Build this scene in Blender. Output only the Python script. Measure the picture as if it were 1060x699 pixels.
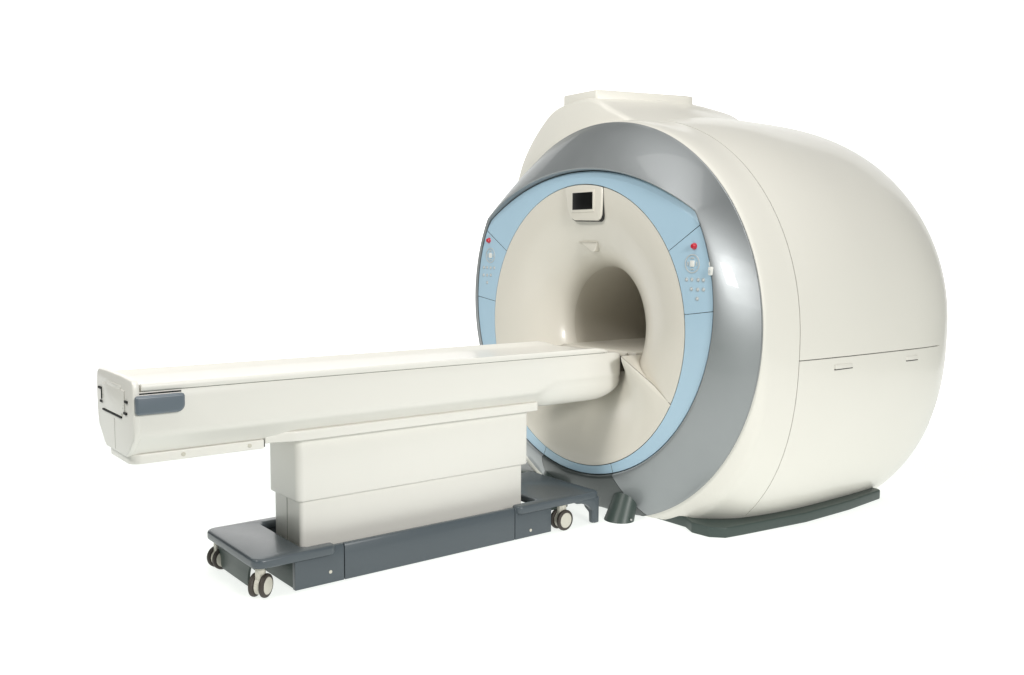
import bpy, bmesh, math
import numpy as np
from mathutils import Vector, Matrix

for o in list(bpy.data.objects):
    bpy.data.objects.remove(o)
scene = bpy.context.scene
COL = scene.collection
R = math.radians
PI = math.pi

# ------------------------------------------------------------------ camera
CAM = Vector((-3.61771, -4.00888, 1.48357))
yaw, pitch, roll = R(51.99150679), R(5.14781257), R(0.30245042)
fw = Vector((math.cos(yaw) * math.cos(pitch), math.sin(yaw) * math.cos(pitch), -math.sin(pitch)))
rt = Vector((math.sin(yaw), -math.cos(yaw), 0))
up = rt.cross(fw)
r2 = rt * math.cos(roll) + up * math.sin(roll)
u2 = -rt * math.sin(roll) + up * math.cos(roll)
cd = bpy.data.cameras.new('camera')
cam = bpy.data.objects.new('camera', cd)
COL.objects.link(cam)
m3 = Matrix((r2, u2, -fw)).transposed()
cam.matrix_world = Matrix.Translation(CAM) @ m3.to_4x4()
cd.sensor_width = 36
cd.lens = 36 * 975.915 / 1060
cd.clip_end = 200
scene.camera = cam

# ------------------------------------------------------------------ world and lamps
world = bpy.data.worlds.new('World')
scene.world = world
world.use_nodes = True
bg = world.node_tree.nodes['Background']
bg.inputs[0].default_value = (0.80, 0.86, 0.84, 1)
bg.inputs[1].default_value = 0.16
scene.view_settings.view_transform = 'Standard'
scene.view_settings.look = 'None'
scene.view_settings.exposure = 0
scene.view_settings.gamma = 1


def softbox(name, loc, aim, sx, sy, watts, col=(1, 1, 1)):
    l = bpy.data.lights.new(name, 'AREA')
    l.shape = 'RECTANGLE'
    l.size, l.size_y, l.energy, l.color = sx, sy, watts, col
    o = bpy.data.objects.new(name, l)
    COL.objects.link(o)
    o.location = loc
    o.rotation_euler = (Vector(aim) - Vector(loc)).to_track_quat('-Z', 'Y').to_euler()
    return o


softbox('key_softbox', (-1.7, -7.0, 3.5), (0.3, 0, 1.2), 1.2, 1.2, 250, (1, 0.985, 0.96))
softbox('added_side_softbox', (-1.0, -8.0, 3.6), (0.3, 0, 1.3), 5.0, 3.2, 140, (1, 0.985, 0.96))  # extra lamp added to broaden the highlight on the ring's right flank
softbox('front_softbox', (-5.6, -0.3, 5.0), (-0.2, 0, 0.9), 1.3, 1.3, 190, (1, 0.975, 0.94))
softbox('added_overhead_softbox', (-1.5, -0.6, 6.0), (-0.6, 0, 0.5), 4.0, 3.0, 90, (1, 0.985, 0.96))  # unseen lamp added to lift the floor towards white

# ------------------------------------------------------------------ materials
def mat(name, col, rough=0.4, metal=0.0, coat=0.0, var=0.03, bump=0.0, bscale=300, emit=0.0, spec=0.5, crough=0.10):
    m = bpy.data.materials.new(name)
    m.use_nodes = True
    nt = m.node_tree
    b = nt.nodes['Principled BSDF']
    b.inputs['Metallic'].default_value = metal
    b.inputs['Coat Weight'].default_value = coat
    b.inputs['Coat Roughness'].default_value = crough
    b.inputs['Specular IOR Level'].default_value = spec
    tc = nt.nodes.new('ShaderNodeTexCoord')
    n = nt.nodes.new('ShaderNodeTexNoise')
    n.inputs['Scale'].default_value = 2.3
    n.inputs['Detail'].default_value = 5
    nt.links.new(tc.outputs['Object'], n.inputs['Vector'])
    mx = nt.nodes.new('ShaderNodeMix')
    mx.data_type = 'RGBA'
    c = Vector(col)
    mx.inputs[6].default_value = (*(c * (1 - var)), 1)
    mx.inputs[7].default_value = (*[min(1, x) for x in c * (1 + var)], 1)
    nt.links.new(n.outputs['Fac'], mx.inputs[0])
    nt.links.new(mx.outputs[2], b.inputs['Base Color'])
    rr = nt.nodes.new('ShaderNodeMapRange')
    rr.inputs[3].default_value = rough * 0.88
    rr.inputs[4].default_value = rough * 1.12
    n2 = nt.nodes.new('ShaderNodeTexNoise')
    n2.inputs['Scale'].default_value = 9
    n2.inputs['Detail'].default_value = 6
    nt.links.new(tc.outputs['Object'], n2.inputs['Vector'])
    nt.links.new(n2.outputs['Fac'], rr.inputs[0])
    nt.links.new(rr.outputs[0], b.inputs['Roughness'])
    if bump:
        n3 = nt.nodes.new('ShaderNodeTexNoise')
        n3.inputs['Scale'].default_value = bscale
        nt.links.new(tc.outputs['Object'], n3.inputs['Vector'])
        bp = nt.nodes.new('ShaderNodeBump')
        bp.inputs['Strength'].default_value = bump
        bp.inputs['Distance'].default_value = 0.001
        nt.links.new(n3.outputs['Fac'], bp.inputs['Height'])
        nt.links.new(bp.outputs[0], b.inputs['Normal'])
    if emit:
        b.inputs['Emission Color'].default_value = (*col, 1)
        b.inputs['Emission Strength'].default_value = emit
    return m


CREAM = mat('cream_plastic', (0.76, 0.742, 0.68), 0.36, coat=0.25, bump=0.12, var=0.015)
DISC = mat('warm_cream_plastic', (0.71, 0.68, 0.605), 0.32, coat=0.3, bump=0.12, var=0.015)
TABLE = mat('white_plastic', (0.80, 0.785, 0.735), 0.38, coat=0.2, bump=0.12, var=0.015)
BLUE = mat('light_blue_plastic', (0.42, 0.595, 0.725), 0.34, coat=0.3, bump=0.1, var=0.02)
SILVER = mat('silver_paint', (0.325, 0.343, 0.352), 0.50, metal=0.72, coat=0.35, bump=0.0, var=0.03, crough=0.035)
SLATE = mat('slate_plastic', (0.070, 0.087, 0.100), 0.36, coat=0.2, bump=0.2, bscale=500, var=0.06)
PLINTH = mat('dark_green_grey_plastic', (0.045, 0.065, 0.058), 0.4, bump=0.2, var=0.08)
BUMPER = mat('blue_grey_rubber', (0.14, 0.17, 0.20), 0.3, coat=0.3, var=0.05)
SHADEDSILVER = mat('shaded_silver_paint', (0.07, 0.082, 0.08), 0.4, metal=0.3, coat=0.3, var=0.05)  # silver darkened: table shadow on the low panel put into its colour
DARK = mat('dark_gap', (0.02, 0.02, 0.02), 0.8)
SHADE = mat('bore_blackout', (0.04, 0.038, 0.03), 0.6, var=0.04)  # near-black colour of the added cap inside the bore
SCREEN = mat('black_screen_glass', (0.006, 0.006, 0.006), 0.3, spec=0.2, var=0)
RED = mat('red_plastic', (0.55, 0.02, 0.04), 0.25, coat=0.6)
GREYBTN = mat('button_grey', (0.50, 0.54, 0.55), 0.4)
GAPGREY = mat('gap_grey', (0.16, 0.16, 0.15), 0.6)
BTNCAP = mat('button_cap', (0.66, 0.68, 0.67), 0.4)
BORE = mat('shaded_bore_plastic', (0.61, 0.575, 0.50), 0.4, coat=0.2, var=0.015)  # funnel cream made darker, the bore's shade put into the colour
WHITEBTN = mat('button_white', (0.78, 0.78, 0.74), 0.35)
TYRE = mat('dark_brown_rubber', (0.045, 0.037, 0.03), 0.55, bump=0.4, var=0.1)
HUB = mat('beige_hub_plastic', (0.60, 0.58, 0.50), 0.4, var=0.05)
STEEL = mat('bare_steel', (0.6, 0.6, 0.58), 0.3, metal=0.9)
SWEEP = mat('glowing_white_sweep', (0.9, 0.9, 0.9), 0.9, emit=0.80, spec=0.0, var=0.0)  # glow added to keep the backdrop pure white; it is no lamp
GLOWFLOOR = mat('glowing_white_floor', (0.327, 0.337, 0.326), 0.9, emit=2.4, spec=0.0, var=0.0)  # added glow keeps the floor white, its green tint colours the lower body
FLOORM = mat('green_grey_studio_floor', (0.08, 0.13, 0.10), 0.4, var=0.15)

# ------------------------------------------------------------------ helpers
def finish(name, me, m, parent=None, sharp=35, loc=None):
    me.materials.append(m)
    for p in me.polygons:
        p.use_smooth = True
    me.set_sharp_from_angle(angle=R(sharp))
    o = bpy.data.objects.new(name, me)
    COL.objects.link(o)
    if parent is not None:
        o.parent = parent
    if loc is not None:
        o.location = loc
    return o


def from_bm(name, bm, m, parent=None, sharp=35):
    bmesh.ops.recalc_face_normals(bm, faces=bm.faces)
    me = bpy.data.meshes.new(name)
    bm.to_mesh(me)
    bm.free()
    return finish(name, me, m, parent, sharp)


def grid(name, P, m, parent=None, thick=0.0, closed_v=False, sharp=35, drop=None, flip=False, off=-1):
    """P: array (nu, nv, 3) -> quad sheet, optional solidify"""
    nu, nv = P.shape[:2]
    bm = bmesh.new()
    V = [[bm.verts.new(P[i, j]) for j in range(nv)] for i in range(nu)]
    for i in range(nu - 1):
        for j in range(nv if closed_v else nv - 1):
            if drop and drop(i, j):
                continue
            j2 = (j + 1) % nv
            q = (V[i][j], V[i + 1][j], V[i + 1][j2], V[i][j2])
            try:
                bm.faces.new(q[::-1] if flip else q)
            except ValueError:
                pass
    bmesh.ops.remove_doubles(bm, verts=bm.verts, dist=1e-5)
    for v in [v for v in bm.verts if not v.link_faces]:
        bm.verts.remove(v)
    me = bpy.data.meshes.new(name)
    bm.to_mesh(me)
    bm.free()
    o = finish(name, me, m, parent, sharp)
    if thick:
        s = o.modifiers.new('thickness', 'SOLIDIFY')
        s.thickness = thick
        s.offset = off
        e = o.modifiers.new('hard_rim', 'EDGE_SPLIT')
        e.split_angle = R(40)
    return o


def prism(name, poly, a, b, m, parent=None, axis='z', bevel=0.0, seg=3, matrix=None, sharp=35):
    """extrude a 2D polygon from a to b. axis z: (x,y); axis x: (y,z); axis y: (x,z)"""
    bm = bmesh.new()
    def mk(p, h):
        return {'z': (p[0], p[1], h), 'x': (h, p[0], p[1]), 'y': (p[0], h, p[1])}[axis]
    A = [bm.verts.new(mk(p, a)) for p in poly]
    B = [bm.verts.new(mk(p, b)) for p in poly]
    bm.faces.new(A)
    bm.faces.new(B[::-1])
    n = len(poly)
    for i in range(n):
        bm.faces.new((A[i], B[i], B[(i + 1) % n], A[(i + 1) % n]))
    bmesh.ops.recalc_face_normals(bm, faces=bm.faces)
    if bevel:
        es = [e for e in bm.edges if len(e.link_faces) == 2 and e.calc_face_angle(0) > R(30)]
        bmesh.ops.bevel(bm, geom=es, offset=bevel, segments=seg, affect='EDGES', profile=0.5, clamp_overlap=True)
    if matrix is not None:
        bmesh.ops.transform(bm, matrix=matrix, verts=bm.verts)
    return from_bm(name, bm, m, parent, sharp)


def box(name, x0, x1, y0, y1, z0, z1, m, parent=None, bevel=0.004, seg=2, matrix=None):
    return prism(name, [(x0, y0), (x1, y0), (x1, y1), (x0, y1)], z0, z1, m, parent, 'z', bevel, seg, matrix)


def rrect(x0, x1, y0, y1, r, n=8):
    out = []
    rr = r if isinstance(r, (tuple, list)) else (r,) * 4
    for cx, cy, a0, q in ((x1 - rr[0], y1 - rr[0], 0, rr[0]), (x0 + rr[1], y1 - rr[1], 90, rr[1]),
                          (x0 + rr[2], y0 + rr[2], 180, rr[2]), (x1 - rr[3], y0 + rr[3], 270, rr[3])):
        for k in range(n + 1):
            a = R(a0 + 90 * k / n)
            out.append((cx + q * math.cos(a), cy + q * math.sin(a)))
    return out


def cyl(name, c, d, r, h, m, parent=None, seg=32, bevel=0.0, prof=None):
    """lathe around axis d through c. prof: list of (radius, height)"""
    d = Vector(d).normalized()
    q = d.to_track_quat('Z', 'Y').to_matrix()
    prof = prof or ([(0, 0), (r, 0), (r, h), (0, h)] if not bevel else
                    [(0, 0), (r - bevel, 0), (r, bevel), (r, h - bevel), (r - bevel, h), (0, h)])
    bm = bmesh.new()
    rings = []
    for rad, hh in prof:
        if rad < 1e-6:
            rings.append([bm.verts.new(Vector(c) + q @ Vector((0, 0, hh)))])
        else:
            rings.append([bm.verts.new(Vector(c) + q @ Vector((rad * math.cos(2 * PI * k / seg), rad * math.sin(2 * PI * k / seg), hh))) for k in range(seg)])
    for A, B in zip(rings, rings[1:]):
        for k in range(seg):
            k2 = (k + 1) % seg
            f = [A[k % len(A)], A[k2 % len(A)], B[k2 % len(B)], B[k % len(B)]]
            f = list(dict.fromkeys(f))
            if len(f) > 2:
                bm.faces.new(f)
    return from_bm(name, bm, m, parent)


def thing(name, label, cat, loc=(0, 0, 0)):
    o = bpy.data.objects.new(name, None)
    COL.objects.link(o)
    o.location = loc
    o['label'] = label
    o['category'] = cat
    return o


# ------------------------------------------------------------------ setting
dh = Vector((math.cos(yaw), math.sin(yaw), 0))
sh = Vector((math.sin(yaw), -math.cos(yaw), 0))
c0 = Vector((CAM.x, CAM.y, 0))
FRONT, DEPTH, RAD, TOP, HALF = 2.85, 9.8, 1.5, 5.0, 6.8
prof = [(FRONT, -0.0), (FRONT + 2, 0), (DEPTH - RAD, 0)]
for k in range(1, 13):
    a = R(90 * k / 12)
    prof.append((DEPTH - RAD + RAD * math.sin(a), RAD - RAD * math.cos(a)))
prof.append((DEPTH, TOP))
# the floor sheet and the backdrop meet where the sweep starts to rise
P = np.array([[tuple(c0 + dh * t + sh * s + Vector((0, 0, z))) for s in (-HALF, HALF)] for t, z in prof])
o = grid('floor', P[:3], GLOWFLOOR); o['kind'] = 'structure'
o = grid('backdrop', P[2:], SWEEP); o['kind'] = 'structure'
Pf = np.array([[tuple(c0 + dh * t + sh * s + Vector((0, 0, -0.004))) for s in (-22, 22)] for t in (-9.0, 14.0)])
o = grid('studio_floor', Pf, FLOORM); o['kind'] = 'structure'

# ------------------------------------------------------------------ scanner
CZ = 1.068          # height of the bore axis
scan = thing('mri_scanner', 'large cream drum-shaped scanner with silver and pale blue rings around a round tunnel', 'scanner', (0.9, 0, 0))
def S(o):
    o.parent = scan
    o.matrix_parent_inverse = Matrix.Translation((-0.9, 0, 0))
    return o

# --- drum body: superellipse sections along the bore axis
WM, XM, XE, NW, HM, CB, MU, MBOT, NH, HB, XS = 1.179, 1.074, 2.343, 4.874, 1.281, 1.041, 2.037, 2.49, 4.034, 1.319, 0.457
X0 = 0.186
def _side(x, M, n, fr):
    t = np.clip(np.abs(x - XM) / (XE - XM), 0, 1)
    back = M * np.maximum(1 - t ** n, 0) ** (1 / n)
    tf = np.clip((XM - x) / (XM - .18), 0, 1)
    return np.where(x < XM, M - (M - fr) * tf ** 2.2, back)
def body(x, th, inset=0.0, zmin=0.004):
    x = np.asarray(x, float); th = np.asarray(th, float)
    k = np.clip((x - .18) / .28, 0, 1); k = k * k * (3 - 2 * k)
    kb = np.clip((x - .19) / .05, 0, 1)
    w = _side(x, WM, NW, 1.143) - inset
    hT = _side(x, HM, NH, 1.142) - inset
    hB = _side(x, HB, NH, 1.142) - inset
    cz = 1.086 + (CB - 1.086) * k
    c, s = np.cos(th), np.sin(th)
    mm = 2 + np.where(s > 0, (MU - 2) * k, (MBOT - 2) * kb)
    rad = 1 / (np.abs(c) ** mm + np.abs(s) ** mm) ** (1 / mm)
    y = w * c * rad
    z = cz + np.where(s > 0, hT, hB) * s * rad
    z = np.maximum(z, zmin)
    return np.stack([x + 0 * y, y, z], -1)
def th_at(x, z, near=True):
    lo, hi = (0.0, PI / 2)
    for _ in range(40):
        mid = (lo + hi) / 2
        zz = body(x, -mid)[2]
        if zz > z: lo = mid
        else: hi = mid
    return PI + lo if near else -lo

# front cover between silver ring and seam
ths = np.linspace(0, 2 * PI, 257)[:-1]
xs = np.r_[X0, X0 + .002, np.linspace(X0 + .012, XS - .0025, 14)]
P = body(xs[:, None], ths[None])
ctr = np.array([0, 0, 1.086])
for j in range(len(ths)):            # rolled lip at the ring edge
    for i, sc in ((0, .988), (1, .997)):
        d = P[i, j] - ctr; d[0] = 0
        P[i, j, 1:] = (ctr + d * sc)[1:]
        P[i, j, 2] = max(P[i, j, 2], .004)
S(grid('front_cover', P, CREAM, thick=.012, closed_v=True, off=-1, flip=True))

# main body cover with the door openings cut out on both sides
XD = 1.862
u = np.linspace(0, 1, 40)
xs = np.r_[np.linspace(XS + .0025, XD, 30), XD + (XE - XD) * np.sin(np.linspace(0, PI / 2, 34))[1:]]
xs[-1] = XE - 1e-4
nA, nB = 50, 110
def rows(x):
    tn, tf = th_at(x, .945), th_at(x, .945, False)
    a = np.linspace(1.5 * PI, tn, nA)
    b = np.linspace(tn, tf, nB)[1:]
    c = np.linspace(tf, -.5 * PI, nA)[1:]
    return np.r_[a, b, c]
TH = np.array([rows(min(x, 2.2)) for x in xs])
P = body(xs[:, None], TH)
ND = 30
S(grid('body_cover', P, CREAM, thick=.012, drop=lambda i, j: i < ND - 1 and (j < nA - 1 or j >= nA + nB - 2), flip=False))
# doors
for near in (True, False):
    xd = np.linspace(XS + .0025, XD, 30)
    T = []
    for x in xd:
        t = th_at(x, .945, near)
        g = .0042 / 1.1
        T.append(np.linspace(t + g, 1.5 * PI, nA) if near else np.linspace(t - g, -.5 * PI, nA))
    P = body(xd[:, None], np.array(T))
    S(grid('side_door', P, CREAM, thick=.012, flip=near))
# dark structure seen through the joints
xs = np.r_[np.linspace(X0 + .01, 1.9, 20), np.linspace(1.95, 2.25, 6)]
P = body(xs[:, None], ths[None, ::2], inset=.022, zmin=.02)
S(grid('inner_frame', P, DARK, closed_v=True))

# door grips: small recesses under the door joint
for xc, wd in ((.833, .16), (1.517, .12)):
    q = []
    for (dx, dz) in ((-.5, 0), (.5, 0), (.43, -.026), (-.43, -.026)):
        q.append((xc + dx * wd, .905 + dz))
    pt = body(xc, th_at(xc, .895))
    S(prism('door_grip', rrect(xc - wd / 2, xc + wd / 2, .878, .904, (.004, .004, .010, .010), 4), pt[1] - .0035, pt[1] + .01, CREAM, axis='y', bevel=.002))
    S(box('grip_slot', xc - wd / 2, xc + wd / 2, pt[1] - .005, pt[1] + .008, .8765, .8805, DARK, bevel=0))

# small screws on the front cover
for x, y, z, r in ((.267, -.913, 1.772, .007), (.288, -.948, 1.731, .004), (.261, -.976, 1.682, .004)):
    d = Vector((-.25, y, z - CZ)).normalized()
    S(cyl('screw', Vector((x, y, z)) - d * .003, d, r, .006, STEEL, seg=16))

# --- silver ring
CO, RO = 1.20, .98              # blue outline circle
CT, RT_ = .395, 1.547     # cut across its top (z shifted)
def blue_out(phi):
    """ray from bore centre at angle phi to blue outline -> (y, z), is_top"""
    d = np.array([math.cos(phi), math.sin(phi)])
    def hit(cz, r):
        oc = np.array([0, CZ - cz]); b = oc @ d; c = oc @ oc - r * r
        return -b + math.sqrt(b * b - c)
    t1 = hit(CO, RO)
    t2 = hit(CT, RT_)
    top = t2 < t1 and d[1] > 0
    t = t2 if top else t1
    return CZ, d * t, top, (t1 - t2) if top else 0
ph = np.linspace(0, 2 * PI, 361)[:-1]
def hitc(phi, cz, r):
    d = np.array([math.cos(phi), math.sin(phi)])
    oc = np.array([0, CZ - cz]); b = oc @ d; c = oc @ oc - r * r
    return -b + math.sqrt(b * b - c)
def silver_sheet(phis, m=24):
    out = []
    for i in range(m + 6):
        row = []
        for f in phis:
            _, dt, top, cut = blue_out(f)
            ti = np.hypot(*dt) + .004
            to = hitc(f, 1.086, 1.137)
            d = np.array([math.cos(f), math.sin(f)])
            k = min(1, max(0, cut) / .10)
            lip = .012 + .020 * k
            if i == 0: r, x = ti, .03
            elif i == 1: r, x = ti + .000, -.000 - .3 * lip
            elif i == 2: r, x = ti + .006, -lip * .9
            else:
                s = (i - 3) / (m - 1) if i < m + 3 else 1
                a = s * PI / 2
                r = ti + .012 + (to - ti - .012) * (.75 * s + .25 * math.sin(a))
                x = -lip * (1 - s) + .176 * s ** 1.25
                if i >= m + 3:
                    e = i - m - 2
                    x = .176 + (.001, .005, .03)[e - 1]
                    r = to + (.003, .0035, -.01)[e - 1]
            y, z = r * d[0], CZ + r * d[1]
            z = max(z, .004)
            row.append((x, y, z))
        out.append(row)
    return np.array(out)
# split into a low centre panel and the main ring, joints at the two bottom seams
aS = math.atan2(.301 - CZ, -.285) % (2 * PI)     # 249.6 deg
aE = 3 * PI - aS
g = .0016
S(grid('silver_ring', silver_sheet(np.linspace(aE + g - 2 * PI, aS - g, 300)), SILVER, flip=True))
S(grid('shaded_base_panel', silver_sheet(np.linspace(aS + g, aE - g, 60)), SHADEDSILVER, flip=True))  # silver panel with the table's shadow in its colour
# dark backing behind ring joints
def backing(r0, r1, x, name='backing_ring'):
    P = np.array([[(xx, (np.hypot(*blue_out(f)[1]) + dr) * math.cos(f), CZ + (np.hypot(*blue_out(f)[1]) + dr) * math.sin(f)) for f in ph] for dr, xx in ((-.20, .035), (-.02, .035), (.012, .05))])
    return S(grid(name, P, DARK, closed_v=True))
backing(.78, 1.0, .035)
# front foot under the silver ring
for sy in (-1, 1):
    F = []
    for k in range(14):
        s = k / 13
        z = .0 + .36 * s
        flare = .03 * (1 - s) ** 3
        row = []
        for a in np.linspace(0, 2 * PI, 41)[:-1]:
            rx, ry = .066 + flare * .5, .070 + flare * .6
            row.append((.035 + .17 * s + rx * math.cos(a), sy * (.315 - .02 * s) + ry * math.sin(a), z))
        F.append(row)
    S(grid('foot', np.array(F), PLINTH, closed_v=True))
    S(cyl('foot_screw', (.04, sy * .315 - .088 * sy * -1, .018), (-.4, -1, .2), .006, .006, STEEL, seg=12))

# --- blue ring
def blue_panel(name, f0, f1, n):
    phis = np.linspace(f0, f1, n)
    out = []
    for k in range(8):
        row = []
        for f in phis:
            _, dt, top, cut = blue_out(f)
            to = np.hypot(*dt)
            d = np.array([math.cos(f), math.sin(f)])
            # crease circle: slightly lower arc across the top, behind it the sheet leans back
            tc = min(hitc(f, .36, 1.545) if d[1] > 0 else 9, to - .004)
            tc = max(tc, .815)
            ti = .8025
            if k == 0: r, x = ti, .02
            elif k == 1: r, x = ti, .001
            elif k == 2: r, x = ti + .0015, -.001
            elif k == 3: r, x = (ti + tc) / 2, -.001
            elif k == 4: r, x = tc, -.001
            elif k == 5: r, x = tc + (to - tc) * .5, -.001 + (to - tc) * .5 * .30
            elif k == 6: r, x = to - .002, -.001 + (to - tc) * .30
            else: r, x = to, .02 + (to - tc) * .3
            row.append((x, r * d[0], CZ + r * d[1]))
        out.append(row)
    return S(grid(name, np.array(out), BLUE, flip=True, sharp=12))
def ang(y, z): return math.atan2(z - CZ, y)
gb = .0018
a_r1 = ang(-.70, 1.508); a_r2 = ang(-.80, 1.176) ; a_b = aS - 2 * PI
a_l1 = PI - a_r1; a_l2 = PI - a_r2
blue_panel('blue_top_panel', a_l1 + gb, a_r1 - gb, 90)
pr_ = blue_panel('blue_control_panel', a_r1 + gb, a_r2 - gb, 30)
pl_ = blue_panel('blue_control_panel', a_l2 + gb, a_l1 - gb, 30)
blue_panel('blue_lower_panel', a_r2 + gb, aS - gb, 60)
blue_panel('blue_lower_panel', aE - 2 * PI + gb, a_l2 - gb, 60)
blue_panel('blue_bottom_panel', aS + gb, aE - gb, 40)

# --- keypads on the control panels (sub-parts of each panel)
def sub(o, parent):
    o.parent = parent
    return o
def keypad(panel, red, ring, keys):
    sub(cyl('red_button', (-.001, *red), (-1, 0, 0), .017, .02, RED, seg=24, prof=[(0.017, 0), (.017, .003), (.0145, .005), (.0135, .014), (.010, .018), (0, .019)]), panel)
    y, z = ring
    sub(cyl('key_ring', (-.001, y, z), (-1, 0, 0), 0, 0, GREYBTN, seg=40, prof=[(.048, 0), (.048, .003), (.043, .0035), (.042, .0012)]), panel)
    sub(box('centre_key', -.006, 0, y - .014, y + .014, z - .016, z + .016, WHITEBTN, bevel=.002), panel)
    for dy, dz, w, h in ((0, .028, .02, .007), (0, -.028, .02, .007), (.028, 0, .007, .02), (-.028, 0, .007, .02)):
        sub(box('arrow_key', -.005, 0, y + dy - w / 2, y + dy + w / 2, z + dz - h / 2, z + dz + h / 2, GREYBTN, bevel=.001), panel)
    for (y, z) in keys:
        sub(cyl('key', (-.001, y, z), (-1, 0, 0), .0, .0, GREYBTN, seg=20, prof=[(.0105, 0), (.0105, .0015), (.0085, .0025)]), panel)
        sub(cyl('key_cap', (-.001, y, z), (-1, 0, 0), .0065, .0035, BTNCAP, seg=16, bevel=.001), panel)
keypad(pr_, (-.852, 1.52), (-.842, 1.433), [(-.806, 1.353), (-.841, 1.354), (-.882, 1.353), (-.915, 1.353), (-.839, 1.306), (-.880, 1.305), (-.917, 1.306), (-.878, 1.259)])
keypad(pl_, (.861, 1.56), (.845, 1.465), [(.917, 1.387), (.882, 1.387), (.843, 1.386), (.806, 1.386), (.918, 1.338), (.881, 1.338), (.842, 1.339), (.881, 1.291)])
# white latch between ring and panel on the right-hand side
lt = S(box('white_latch', -.019, .01, -.980, -.955, 1.377, 1.420, WHITEBTN, bevel=.006))
sub(box('latch_button', -.022, -.015, -.973, -.962, 1.388, 1.404, GREYBTN, bevel=.002), lt)
sub(box('latch_tab', -.010, .01, -.968, -.952, 1.423, 1.445, WHITEBTN, bevel=.004), lt)

# --- funnel and bore
RB, LF = .338, .27
def trumpet(t):
    return .8 - (.8 - RB) * math.sin(t * PI / 2), LF * (1 - math.cos(t * PI / 2))
aL = math.atan2(.705 - CZ, -.718) % (2 * PI)      # seam on the right-hand side
aR = 3 * PI - aL
phis = np.linspace(aR - 2 * PI + .002, aL - .002, 200)
rowsP = [[(.02, .7985 * math.cos(f), CZ + .7985 * math.sin(f)) for f in phis]]
for k in range(41):
    r, x = trumpet(k / 40)
    r = min(r, .7985)
    rowsP.append([(x, r * math.cos(f), CZ + r * math.sin(f)) for f in phis])
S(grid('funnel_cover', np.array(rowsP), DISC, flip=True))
P = np.array([[(x, RB * math.cos(f), CZ + RB * math.sin(f)) for f in ph] for x in np.linspace(LF, 1.32, 24)])
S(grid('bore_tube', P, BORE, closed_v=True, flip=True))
S(cyl('added_bore_cap', (1.31, 0, CZ), (1, 0, 0), RB + .01, .01, SHADE, seg=64))  # added cap, out of sight; soaks up light so the bore looks darker
# shelf (flat wedge beside the cradle) and lower cover
for sgn in (1,):
    pass
def seam_pt(s):      # along the joint: ring -> cradle shoulder, right-hand side
    K = [(0, -.716, .7035), (.0, -.60, .790), (-.028, -.375, .928)]
    K = np.array(K)
    return K[0] + (K[1] - K[0]) * (s / .4) if s < .4 else K[1] + (K[2] - K[1]) * ((s - .4) / .6)
def tr_pt(s):        # matching points on the trumpet / tunnel floor edge
    r, x = trumpet(s * 1.0)
    p = np.array([x, r * math.cos(aL), CZ + r * math.sin(aL)])
    return p
n = 24
for sgn in (1, -1):
    rowsP = []
    for i in range(n + 1):
        s = i / n
        a, b = seam_pt(s), tr_pt(s)
        row = []
        for k in range(9):
            q = a + (b - a) * k / 8
            q[1] *= sgn
            row.append(q)
        rowsP.append(row)
    S(grid('cradle_shelf', np.array(rowsP), DISC, flip=(sgn == 1)))
# lower cover: ring arc -> cradle mouth -> back
rowsP = []
nphi = 121
for k in range(46):
    row = []
    for j in range(nphi):
        f = aL + (aR - aL) * j / (nphi - 1)
        psi = PI * j / (nphi - 1)
        O = np.array([0, .7985 * math.cos(f), CZ + .7985 * math.sin(f)])
        c = abs(math.cos(psi))
        I = np.array([.225 - .253 * c ** 2.2, -.375 * math.copysign(c ** .9, math.cos(psi)), .928 - .13 * math.sin(psi) ** .9])
        if k == 0: p = O + np.array([.02, 0, 0])
        elif k <= 32:
            s = (k - 1) / 31
            sx = s ** (1.9 - .6 * c) 
            p = O + (I - O) * np.array([sx, s, s])
            # follow the bent joint at both ends
            if j in (0, nphi - 1):
                q = seam_pt(s); p = np.array([q[0], q[1] * (1 if j == 0 else -1), q[2]])
        else:
            e = (k - 32) / 13
            p = I + np.array([.25 * e, -I[1] * (.10 + .38 * c) * e, .02 * e * (1 - c)])
        row.append(p)
    rowsP.append(row)
P = np.array(rowsP)
# leave a 3 mm joint to the shelf
P[1:, 0, 2] -= .003; P[1:, -1, 2] -= .003
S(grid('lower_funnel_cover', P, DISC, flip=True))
# flat tunnel floor
S(box('tunnel_floor', .15, 1.31, -.312, .312, .902, .932, DISC, bevel=.004))

# --- display
pnl = S(prism('display_housing', [(.122, 1.855), (.06, 1.862), (0, 1.8645), (-.07, 1.862), (-.13, 1.855), (-.188, 1.844), (-.190, 1.80), (-.186, 1.72), (-.184, 1.695), (-.174, 1.672), (-.155, 1.662), (.035, 1.668), (.062, 1.680), (.080, 1.70), (.095, 1.74)], -.012, .08, DISC, axis='x', bevel=.007, seg=3))
sub(box('bezel', -.0165, -.01, -.132, .060, 1.712, 1.834, DISC, bevel=.003), pnl)
sub(box('screen', -.0185, -.01, -.120, .046, 1.727, 1.822, SCREEN, bevel=.001), pnl)
# dark joint around the housing
S(prism('housing_joint', [(.126, 1.857), (-.192, 1.846), (-.194, 1.80), (-.190, 1.72), (-.188, 1.69), (-.177, 1.667), (-.156, 1.657), (.037, 1.663), (.066, 1.677), (.084, 1.698), (.099, 1.74)], .000, .07, DARK, axis='x'))
# triangular alignment window
tri = S(prism('alignment_window', [(.080, 1.543), (-.070, 1.543), (-.050, 1.495), (-.036, 1.489), (-.02, 1.494)], .0715, .13, DISC, axis='x', bevel=.003))
sub(prism('window_lip', [(.087, 1.548), (-.074, 1.548), (-.072, 1.543), (.085, 1.543)], .066, .12, DISC, axis='x', bevel=.001), tri)

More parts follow.
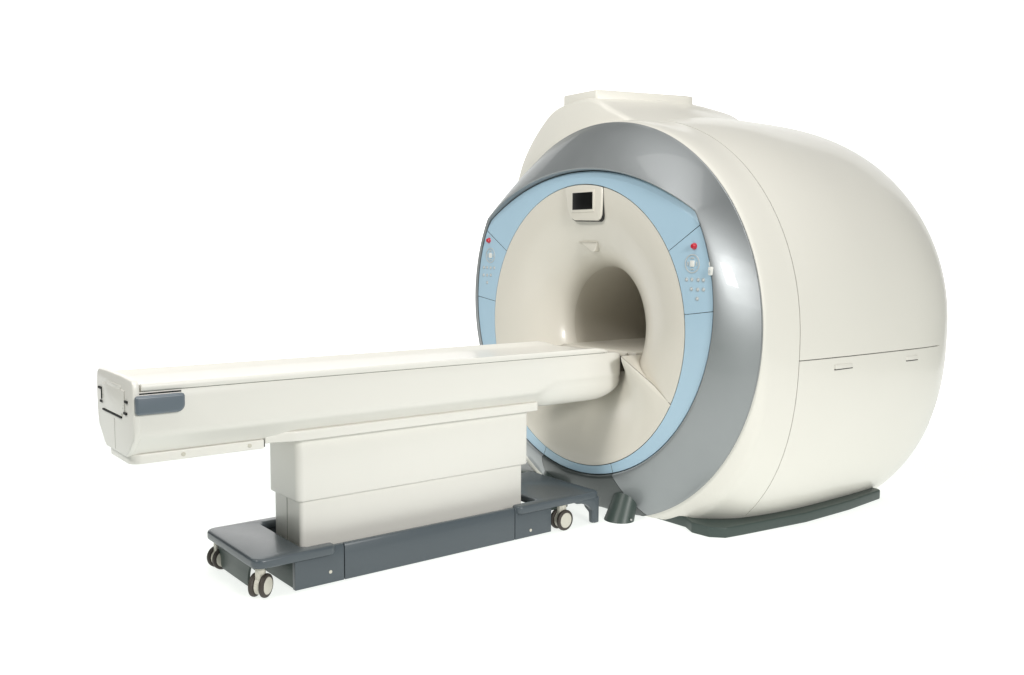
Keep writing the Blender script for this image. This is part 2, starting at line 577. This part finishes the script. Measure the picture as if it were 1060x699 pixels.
# --- hood on top of the drum
def hood():
    base = [(1.02, 1.62), (.97, 1.80), (.90, 1.93), (.835, 2.07), (.75, 2.185), (.648, 2.285), (.54, 2.36), (.42, 2.392), (.30, 2.405), (.20, 2.402), (.115, 2.378), (.03, 2.328), (-.10, 2.265), (-.24, 2.19), (-.34, 2.12)]
    base = np.array(base)
    B = np.vstack([2 * base[0] - base[1], base, 2 * base[-1] - base[-2]])
    sm = []
    for i in range(1, len(B) - 2):
        for t_ in (0, .25, .5, .75):
            p0, p1, p2, p3 = B[i - 1:i + 3]
            sm.append(.5 * (2 * p1 + (p2 - p0) * t_ + (2 * p0 - 5 * p1 + 4 * p2 - p3) * t_ ** 2 + (3 * p1 - p0 - 3 * p2 + p3) * t_ ** 3))
    sm.append(B[-2])
    base = np.array(sm)
    rowsP = []
    for x in (.235, .24, .25, .27, .30, .4, .5, .6, .7, .85, 1.0, 1.1, 1.18, 1.24, 1.28, 1.31):
        t = max(0, (x - .30) / 1.01)
        dz = .03 * min(1, (x - .235) / .5) - .22 * max(0, t - .45) ** 1.6
        if x > 1.2: dz -= (x - 1.2) ** 2 * 10
        ins = {.235: .030, .24: .018, .25: .008, .27: .002}.get(x, 0)
        row = []
        for y, z in base:
            d = np.array([y - .3, z - 1.9]); d /= np.hypot(*d)
            yy, zz = np.array([y, z]) - d * ins
            row.append((x, yy - .24 * max(0, t), zz + dz))
        rowsP.append(row)
    A = np.array(rowsP)
    # close the front with a fan to a low line
    nb = len(base) - 1
    front = np.array([[(.25, .9 - .9 * i / nb, 1.6 + .3 * math.sin(i / nb * PI)) for i in range(nb + 1)]])
    A = np.concatenate([front, A], 0)
    return S(grid('top_hood', A, CREAM, thick=.0, flip=False, sharp=50))
hood()
# flat plate on the hood
bm = bmesh.new()
pts = [(.265, .160), (.265, .46), (.80, .42), (.93, .10), (.90, -.03), (.84, -.025)]
S(prism('top_plate', pts, 2.32, 2.447, CREAM, axis='z', bevel=.012))

# --- plinth
pl = [(.215, -.64), (.165, -.73), (.175, -.84), (.235, -.905), (.36, -.925), (.83, -.985), (1.25, -.985), (1.62, -.955), (1.64, -.93), (1.64, .93), (1.62, .955), (1.25, .985), (.83, .985), (.36, .925), (.235, .905), (.175, .84), (.165, .73), (.215, .64)]
S(prism('plinth', pl, .0, .058, PLINTH, bevel=.008))

# ------------------------------------------------------------------ patient table
tab = thing('patient_table', 'long white patient table on a slate grey wheeled base in front of the scanner', 'table', (-1.25, 0, 0))
def T(o):
    o.parent = tab
    o.matrix_parent_inverse = Matrix.Translation((1.25, 0, 0))
    return o
# hull
def hull_section(x):
    # returns near half profile from top edge to bottom centre (y positive), n points
    k = min(1, max(0, (x + .52) / .16)); k = k * k * (3 - 2 * k)
    zb = .665
    e = min(1, max(0, (x + .06) / .20))
    zb = zb + .125 * (1 - math.sqrt(max(0, 1 - e ** 2.2)))
    w = .257
    f = min(1, max(0, (x - .02) / .12))
    w = w - .085 * (1 - math.sqrt(max(0, 1 - f ** 2)))
    zt = .934 - .02 * max(0, f) ** 2
    zc = .762 + (.80 - .762) * k
    if x > -.06: zc = max(zc, zb + .05)
    yb = .150 + .03 * k
    pts = [(w - .006, zt), (w - .001, zt - .012), (w, zt - .04), (w, zc + .02)]
    # rounded chamfer
    A = np.array((w, zc + .012)); B = np.array((w - .008, zc - .012)); 
    pts += [tuple(A), (w - .003, zc)]
    Q0 = np.array((w - .008, zc - .010)); Q2 = np.array((yb, zb + .004))
    bulge = .028 * k
    for i in range(9):
        s = i / 8
        q = Q0 + (Q2 - Q0) * s
        q = q + np.array((.8, -.9)) * bulge * 4 * s * (1 - s) * .6
        pts.append(tuple(q))
    pts += [(yb - .012, zb), (yb * .5, zb), (0, zb)]
    return pts
xs = [-2.532, -2.528, -2.50] + list(np.linspace(-2.3, -.6, 12)) + list(np.linspace(-.54, -.30, 10)) + list(np.linspace(-.24, -.02, 8)) + list(.02 + .12 * np.sin(np.linspace(0, PI / 2, 12)))
rowsP = []
for x in xs:
    h = hull_section(x)
    full = [(y, z) for y, z in h] + [(-y, z) for y, z in h[-2::-1]]
    if x < -2.529:
        full = [(y * .985, z) for y, z in full]
    rowsP.append([(x, y, z) for y, z in full])
A = np.array(rowsP)
bm = bmesh.new()
nu, nv = A.shape[:2]
V = [[bm.verts.new(A[i, j]) for j in range(nv)] for i in range(nu)]
for i in range(nu - 1):
    for j in range(nv - 1):
        bm.faces.new((V[i][j], V[i + 1][j], V[i + 1][j + 1], V[i][j + 1]))
    bm.faces.new((V[i][0], V[i][nv - 1], V[i + 1][nv - 1], V[i + 1][0]))
bm.faces.new(V[0]); bm.faces.new(V[-1][::-1])
T(from_bm('table_body', bm, TABLE, sharp=30))
# thin shadow gap then the sliding tabletop with raised rims
T(box('slide_gap', -2.50, -.03, -.249, .249, .930, .9375, GAPGREY, bevel=0))
sec_ = []
top = [(-.258, .9375), (-.262, .943), (-.262, .959), (-.258, .965), (-.247, .966), (-.236, .962), (-.212, .9475), (-.19, .942), (-.10, .9385), (0, .938)]
top = top + [(-y, z) for y, z in top[-2::-1]]
full = top + [(.25, .9365), (-.25, .9365)]
bm = bmesh.new()
L = []
for x, k in ((-2.515, 1), (-2.0, 1), (-1, 1), (-.30, 1), (-.10, 1), (-.045, .5), (-.014, .0)):
    row = []
    for y, z in full:
        zz = z if z <= .9435 else .9435 + (z - .9435) * (.25 + .75 * k)
        yy = y * (1 - .02 * (1 - k))
        row.append(bm.verts.new((x, yy, zz)))
    L.append(row)
for A_, B_ in zip(L, L[1:]):
    for j in range(len(full)):
        j2 = (j + 1) % len(full)
        bm.faces.new((A_[j], B_[j], B_[j2], A_[j2]))
bm.faces.new(L[0]); bm.faces.new(L[-1][::-1])
T(from_bm('tabletop', bm, TABLE, sharp=50))
# head end panel with hand slot
he = [(-.258, .944), (-.254, .966), (-.236, .978), (-.10, .984), (.10, .986), (.225, .984), (.252, .972), (.262, .93), (.266, .86), (.259, .775), (.244, .742), (.165, .675), (.14, .662), (-.14, .662), (-.165, .675), (-.244, .742), (-.259, .775), (-.259, .85)]
T(prism('head_panel', he, -2.548, -2.522, TABLE, axis='x', bevel=.006))
T(prism('hand_recess', rrect(-.10, .10, .926, .946, .009, 4), -2.5505, -2.54, TABLE, axis='x', bevel=.003))
lp = T(prism('latch_plate', [(-.15, .93), (.165, .93), (.165, .822), (-.11, .822), (-.11, .836), (-.15, .836)], -2.552, -2.54, TABLE, axis='x', bevel=.002))
sub_m = Matrix.Translation((1.25, 0, 0))
def subT(o, parent):
    o.parent = parent
    return o
T(box('plate_slot', -2.5535, -2.54, -.105, .165, .8135, .8205, DARK, bevel=0))
for y0, y1, z0, z1 in ((-.19, -.155, .884, .893), (-.178, -.140, .836, .845), (.168, .225, .899, .908), (.172, .178, .858, .905), (.160, .200, .843, .852)):
    T(box('notch', -2.5537, -2.54, y0, y1, z0, z1, DARK, bevel=0))
for y, z in ((-.14, .872), (-.135, .858), (.15, .88), (.148, .868)):
    T(cyl('plate_screw', (-2.5515, y, z), (-1, 0, 0), .003, .002, STEEL, seg=10))
T(box('panel_joint', -2.5488, -2.54, .0045, .0065, .672, .80, mat('joint_grey', (.45, .44, .40), .6), bevel=0))
# side bumpers
for sy in (-1, 1):
    pts = rrect(-2.543, -2.352, .846, .921, (.012, .012, .012, .030), 5)
    T(prism('side_bumper', pts, sy * .250, sy * .281, BUMPER, axis='y', bevel=.010, seg=4))
    T(box('bumper_gap', -2.54, -2.36, sy * .2515 - .004, sy * .2515 + .004, .921, .9295, DARK, bevel=0))
# under tray at the head end
T(prism('under_rail', rrect(-2.535, -1.974, -.158, .158, (.004, .045, .045, .004), 6), .628, .668, TABLE, bevel=.006))
for x in (-2.325, -2.04):
    T(cyl('rail_bolt', (x, -.157, .648), (0, -1, 0), .009, .004, HUB, seg=16, bevel=.001))
T(box('rail_joint', -1.976, -1.969, -.154, .154, .634, .664, DARK, bevel=0))
pts = [(-1.970, -.158), (-1.91, -.168), (-1.86, -.190), (-1.83, -.197), (-.465, -.197), (-.455, -.187), (-.455, .187), (-.465, .197), (-1.83, .197), (-1.86, .190), (-1.91, .168), (-1.970, .158)]
T(prism('mounting_plate', pts, .648, .694, TABLE, bevel=.006))
# lifting column
T(prism('upper_shroud', rrect(-1.822, -.500, -.160, .160, (.015, .035, .035, .015), 8), .358, .66, TABLE, bevel=.010))
T(prism('column', rrect(-1.802, -.524, -.142, .142, (.010, .02, .02, .010), 6), .05, .40, TABLE, bevel=.004))
T(box('column_joint', -1.8032, -1.79, -.004, -.001, .10, .362, mat('seam_grey', (.25, .24, .21), .6), bevel=0))
# chassis
def chassis_panel(x0, x1):
    pts = [(-.272, .004), (-.272, .158), (-.266, .170), (-.250, .172), (-.246, .160), (-.246, .004)]
    for sy in (-1, 1):
        T(prism('chassis_panel', [(y * (1 if sy == -1 else -1), z) for y, z in pts], x0, x1, SLATE, axis='x', bevel=.002))
chassis_panel(-1.892, -1.6535)
chassis_panel(-1.6495, -.6725)
chassis_panel(-.6685, -.425)
T(box('chassis_core', -1.885, -.43, -.250, .250, .012, .085, DARK, bevel=0))
T(box('chassis_end', -1.889, -1.86, -.262, .262, .006, .145, PLINTH, bevel=.002))
for x, z in ((-1.722, .055), (-.567, .037)):
    T(cyl('chassis_screw', (x, -.2715, z), (0, -1, 0), .008, .003, HUB, seg=16, bevel=.001))
def slab(name, pts):
    return T(prism(name, pts, .138, .182, SLATE, bevel=.013, seg=4))
def arc2(cx, cy, r, a0, a1, n=8):
    return [(cx + r * math.cos(R(a0 + (a1 - a0) * k / n)), cy + r * math.sin(R(a0 + (a1 - a0) * k / n))) for k in range(n + 1)]
def uslab(xe, xi, xa, y, yi, r):
    """plate from end xe to inner edge xi with two arms reaching to xa"""
    d = 1 if xa > xe else -1
    near = arc2(0, 0, 1, 180, 270)
    q = [(xe + d * r * (1 + c), -y + r * (1 + s_)) for c, s_ in near]          # outer near corner
    q += [(xa - d * .03, -y)] + [(xa - d * .03 * (1 - math.sin(R(a))), -y + .03 * (1 - math.cos(R(a)))) for a in (30, 60, 90)]
    q += [(xa, -yi), (xi + d * .02, -yi), (xi, -yi + .02)]
    return q + [(x, -yy) for x, yy in q[::-1]]
slab('rear_slab', uslab(-2.085, -1.838, -1.70, .298, .235, .05))
slab('front_slab', uslab(-.100, -.492, -.665, .298, .235, .03))
# aprons under the slab ends
def arc(cx, cz, r, a0, a1, n=10):
    return [(cx + r * math.cos(R(a0 + (a1 - a0) * k / n)), cz + r * math.sin(R(a0 + (a1 - a0) * k / n))) for k in range(n + 1)]
ap = [(.27, .15), (.27, .10)] + arc(.25, .045, .07, 80, 190, 10) + [(.165, .02), (-.118, .02)] + arc(-.25, .045, .115, -12, 80, 12)[0:] + [(-.27, .15)]
T(prism('end_apron', ap, -2.052, -2.040, PLINTH, axis='x', bevel=.002))
ap2 = [(.294, .15), (.294, .004), (.262, .004)] + [(.258, .06)] + arc(.14, .03, .10, 30, 90, 8) + arc(-.14, .03, .10, 90, 150, 8) + [(-.258, .06), (-.262, .004), (-.294, .004), (-.294, .15)]
T(prism('end_apron', ap2, -.148, -.102, SLATE, axis='x', bevel=.010, seg=3))
for sy in (-1, 1):
    web = [(-.100, .15), (-.100, .004), (-.136, .004), (-.138, .05)] + [(-.26 + .122 * math.cos(R(a)), .045 + .085 * math.sin(R(a))) for a in range(15, 91, 15)] + [(-.30, .15)]
    a, b = sorted((sy * .2965, sy * .262))
    T(prism('apron_web', web, a, b, SLATE, axis='y', bevel=.006))
def make_caster(x, y, a, rad=.052):
    q = Matrix.Translation((x, y, 0)) @ Matrix.Rotation(a, 4, 'Z')
    fork = cyl('caster', (0, 0, .075), (0, 0, 1), .02, .07, HUB, seg=20, bevel=.002)
    bpy.context.view_layer.update()
    fork.data.transform(q)
    T(fork)
    w = .022
    for s in (-1, 1):
        y0 = s * .014
        tyre = cyl('tyre', (0, y0, rad), (0, s, 0), 0, 0, TYRE, seg=40,
                   prof=[(rad * .45, 0), (rad - .006, 0), (rad - .0015, .004), (rad, .008), (rad, w - .008), (rad - .002, w - .003), (rad - .007, w), (rad * .74, w), (rad * .72, w - .003), (rad * .72, w - .006)])
        cap = cyl('hub_cap', (0, y0, rad), (0, s, 0), 0, 0, HUB, seg=32,
                  prof=[(rad * .73, w - .006), (rad * .73, w - .001), (rad * .68, w + .002), (rad * .3, w + .004), (0, w + .004)])
        for o in (tyre, cap):
            o.data.transform(q); o.parent = fork
    ax = cyl('wheel_fork', (0, -.015, rad), (0, 1, 0), rad * .78, .03, HUB, seg=32, bevel=.004)
    br = box('stem_plate', -.026, .026, -.013, .013, rad + .02, .142, HUB, bevel=.004)
    for o in (ax, br):
        o.data.transform(q); o.parent = fork
make_caster(-2.035, -.235, R(38))
make_caster(-2.035, .235, R(8))
make_caster(-.345, -.262, R(4), .056)
make_caster(-.375, .255, R(10), .050)
T(prism('caster_mount', rrect(-.42, -.28, -.25, .25, .02, 4), .11, .14, PLINTH, bevel=.004))
T(prism('caster_mount', rrect(-2.06, -1.98, -.25, .25, .02, 4), .12, .14, PLINTH, bevel=.004))
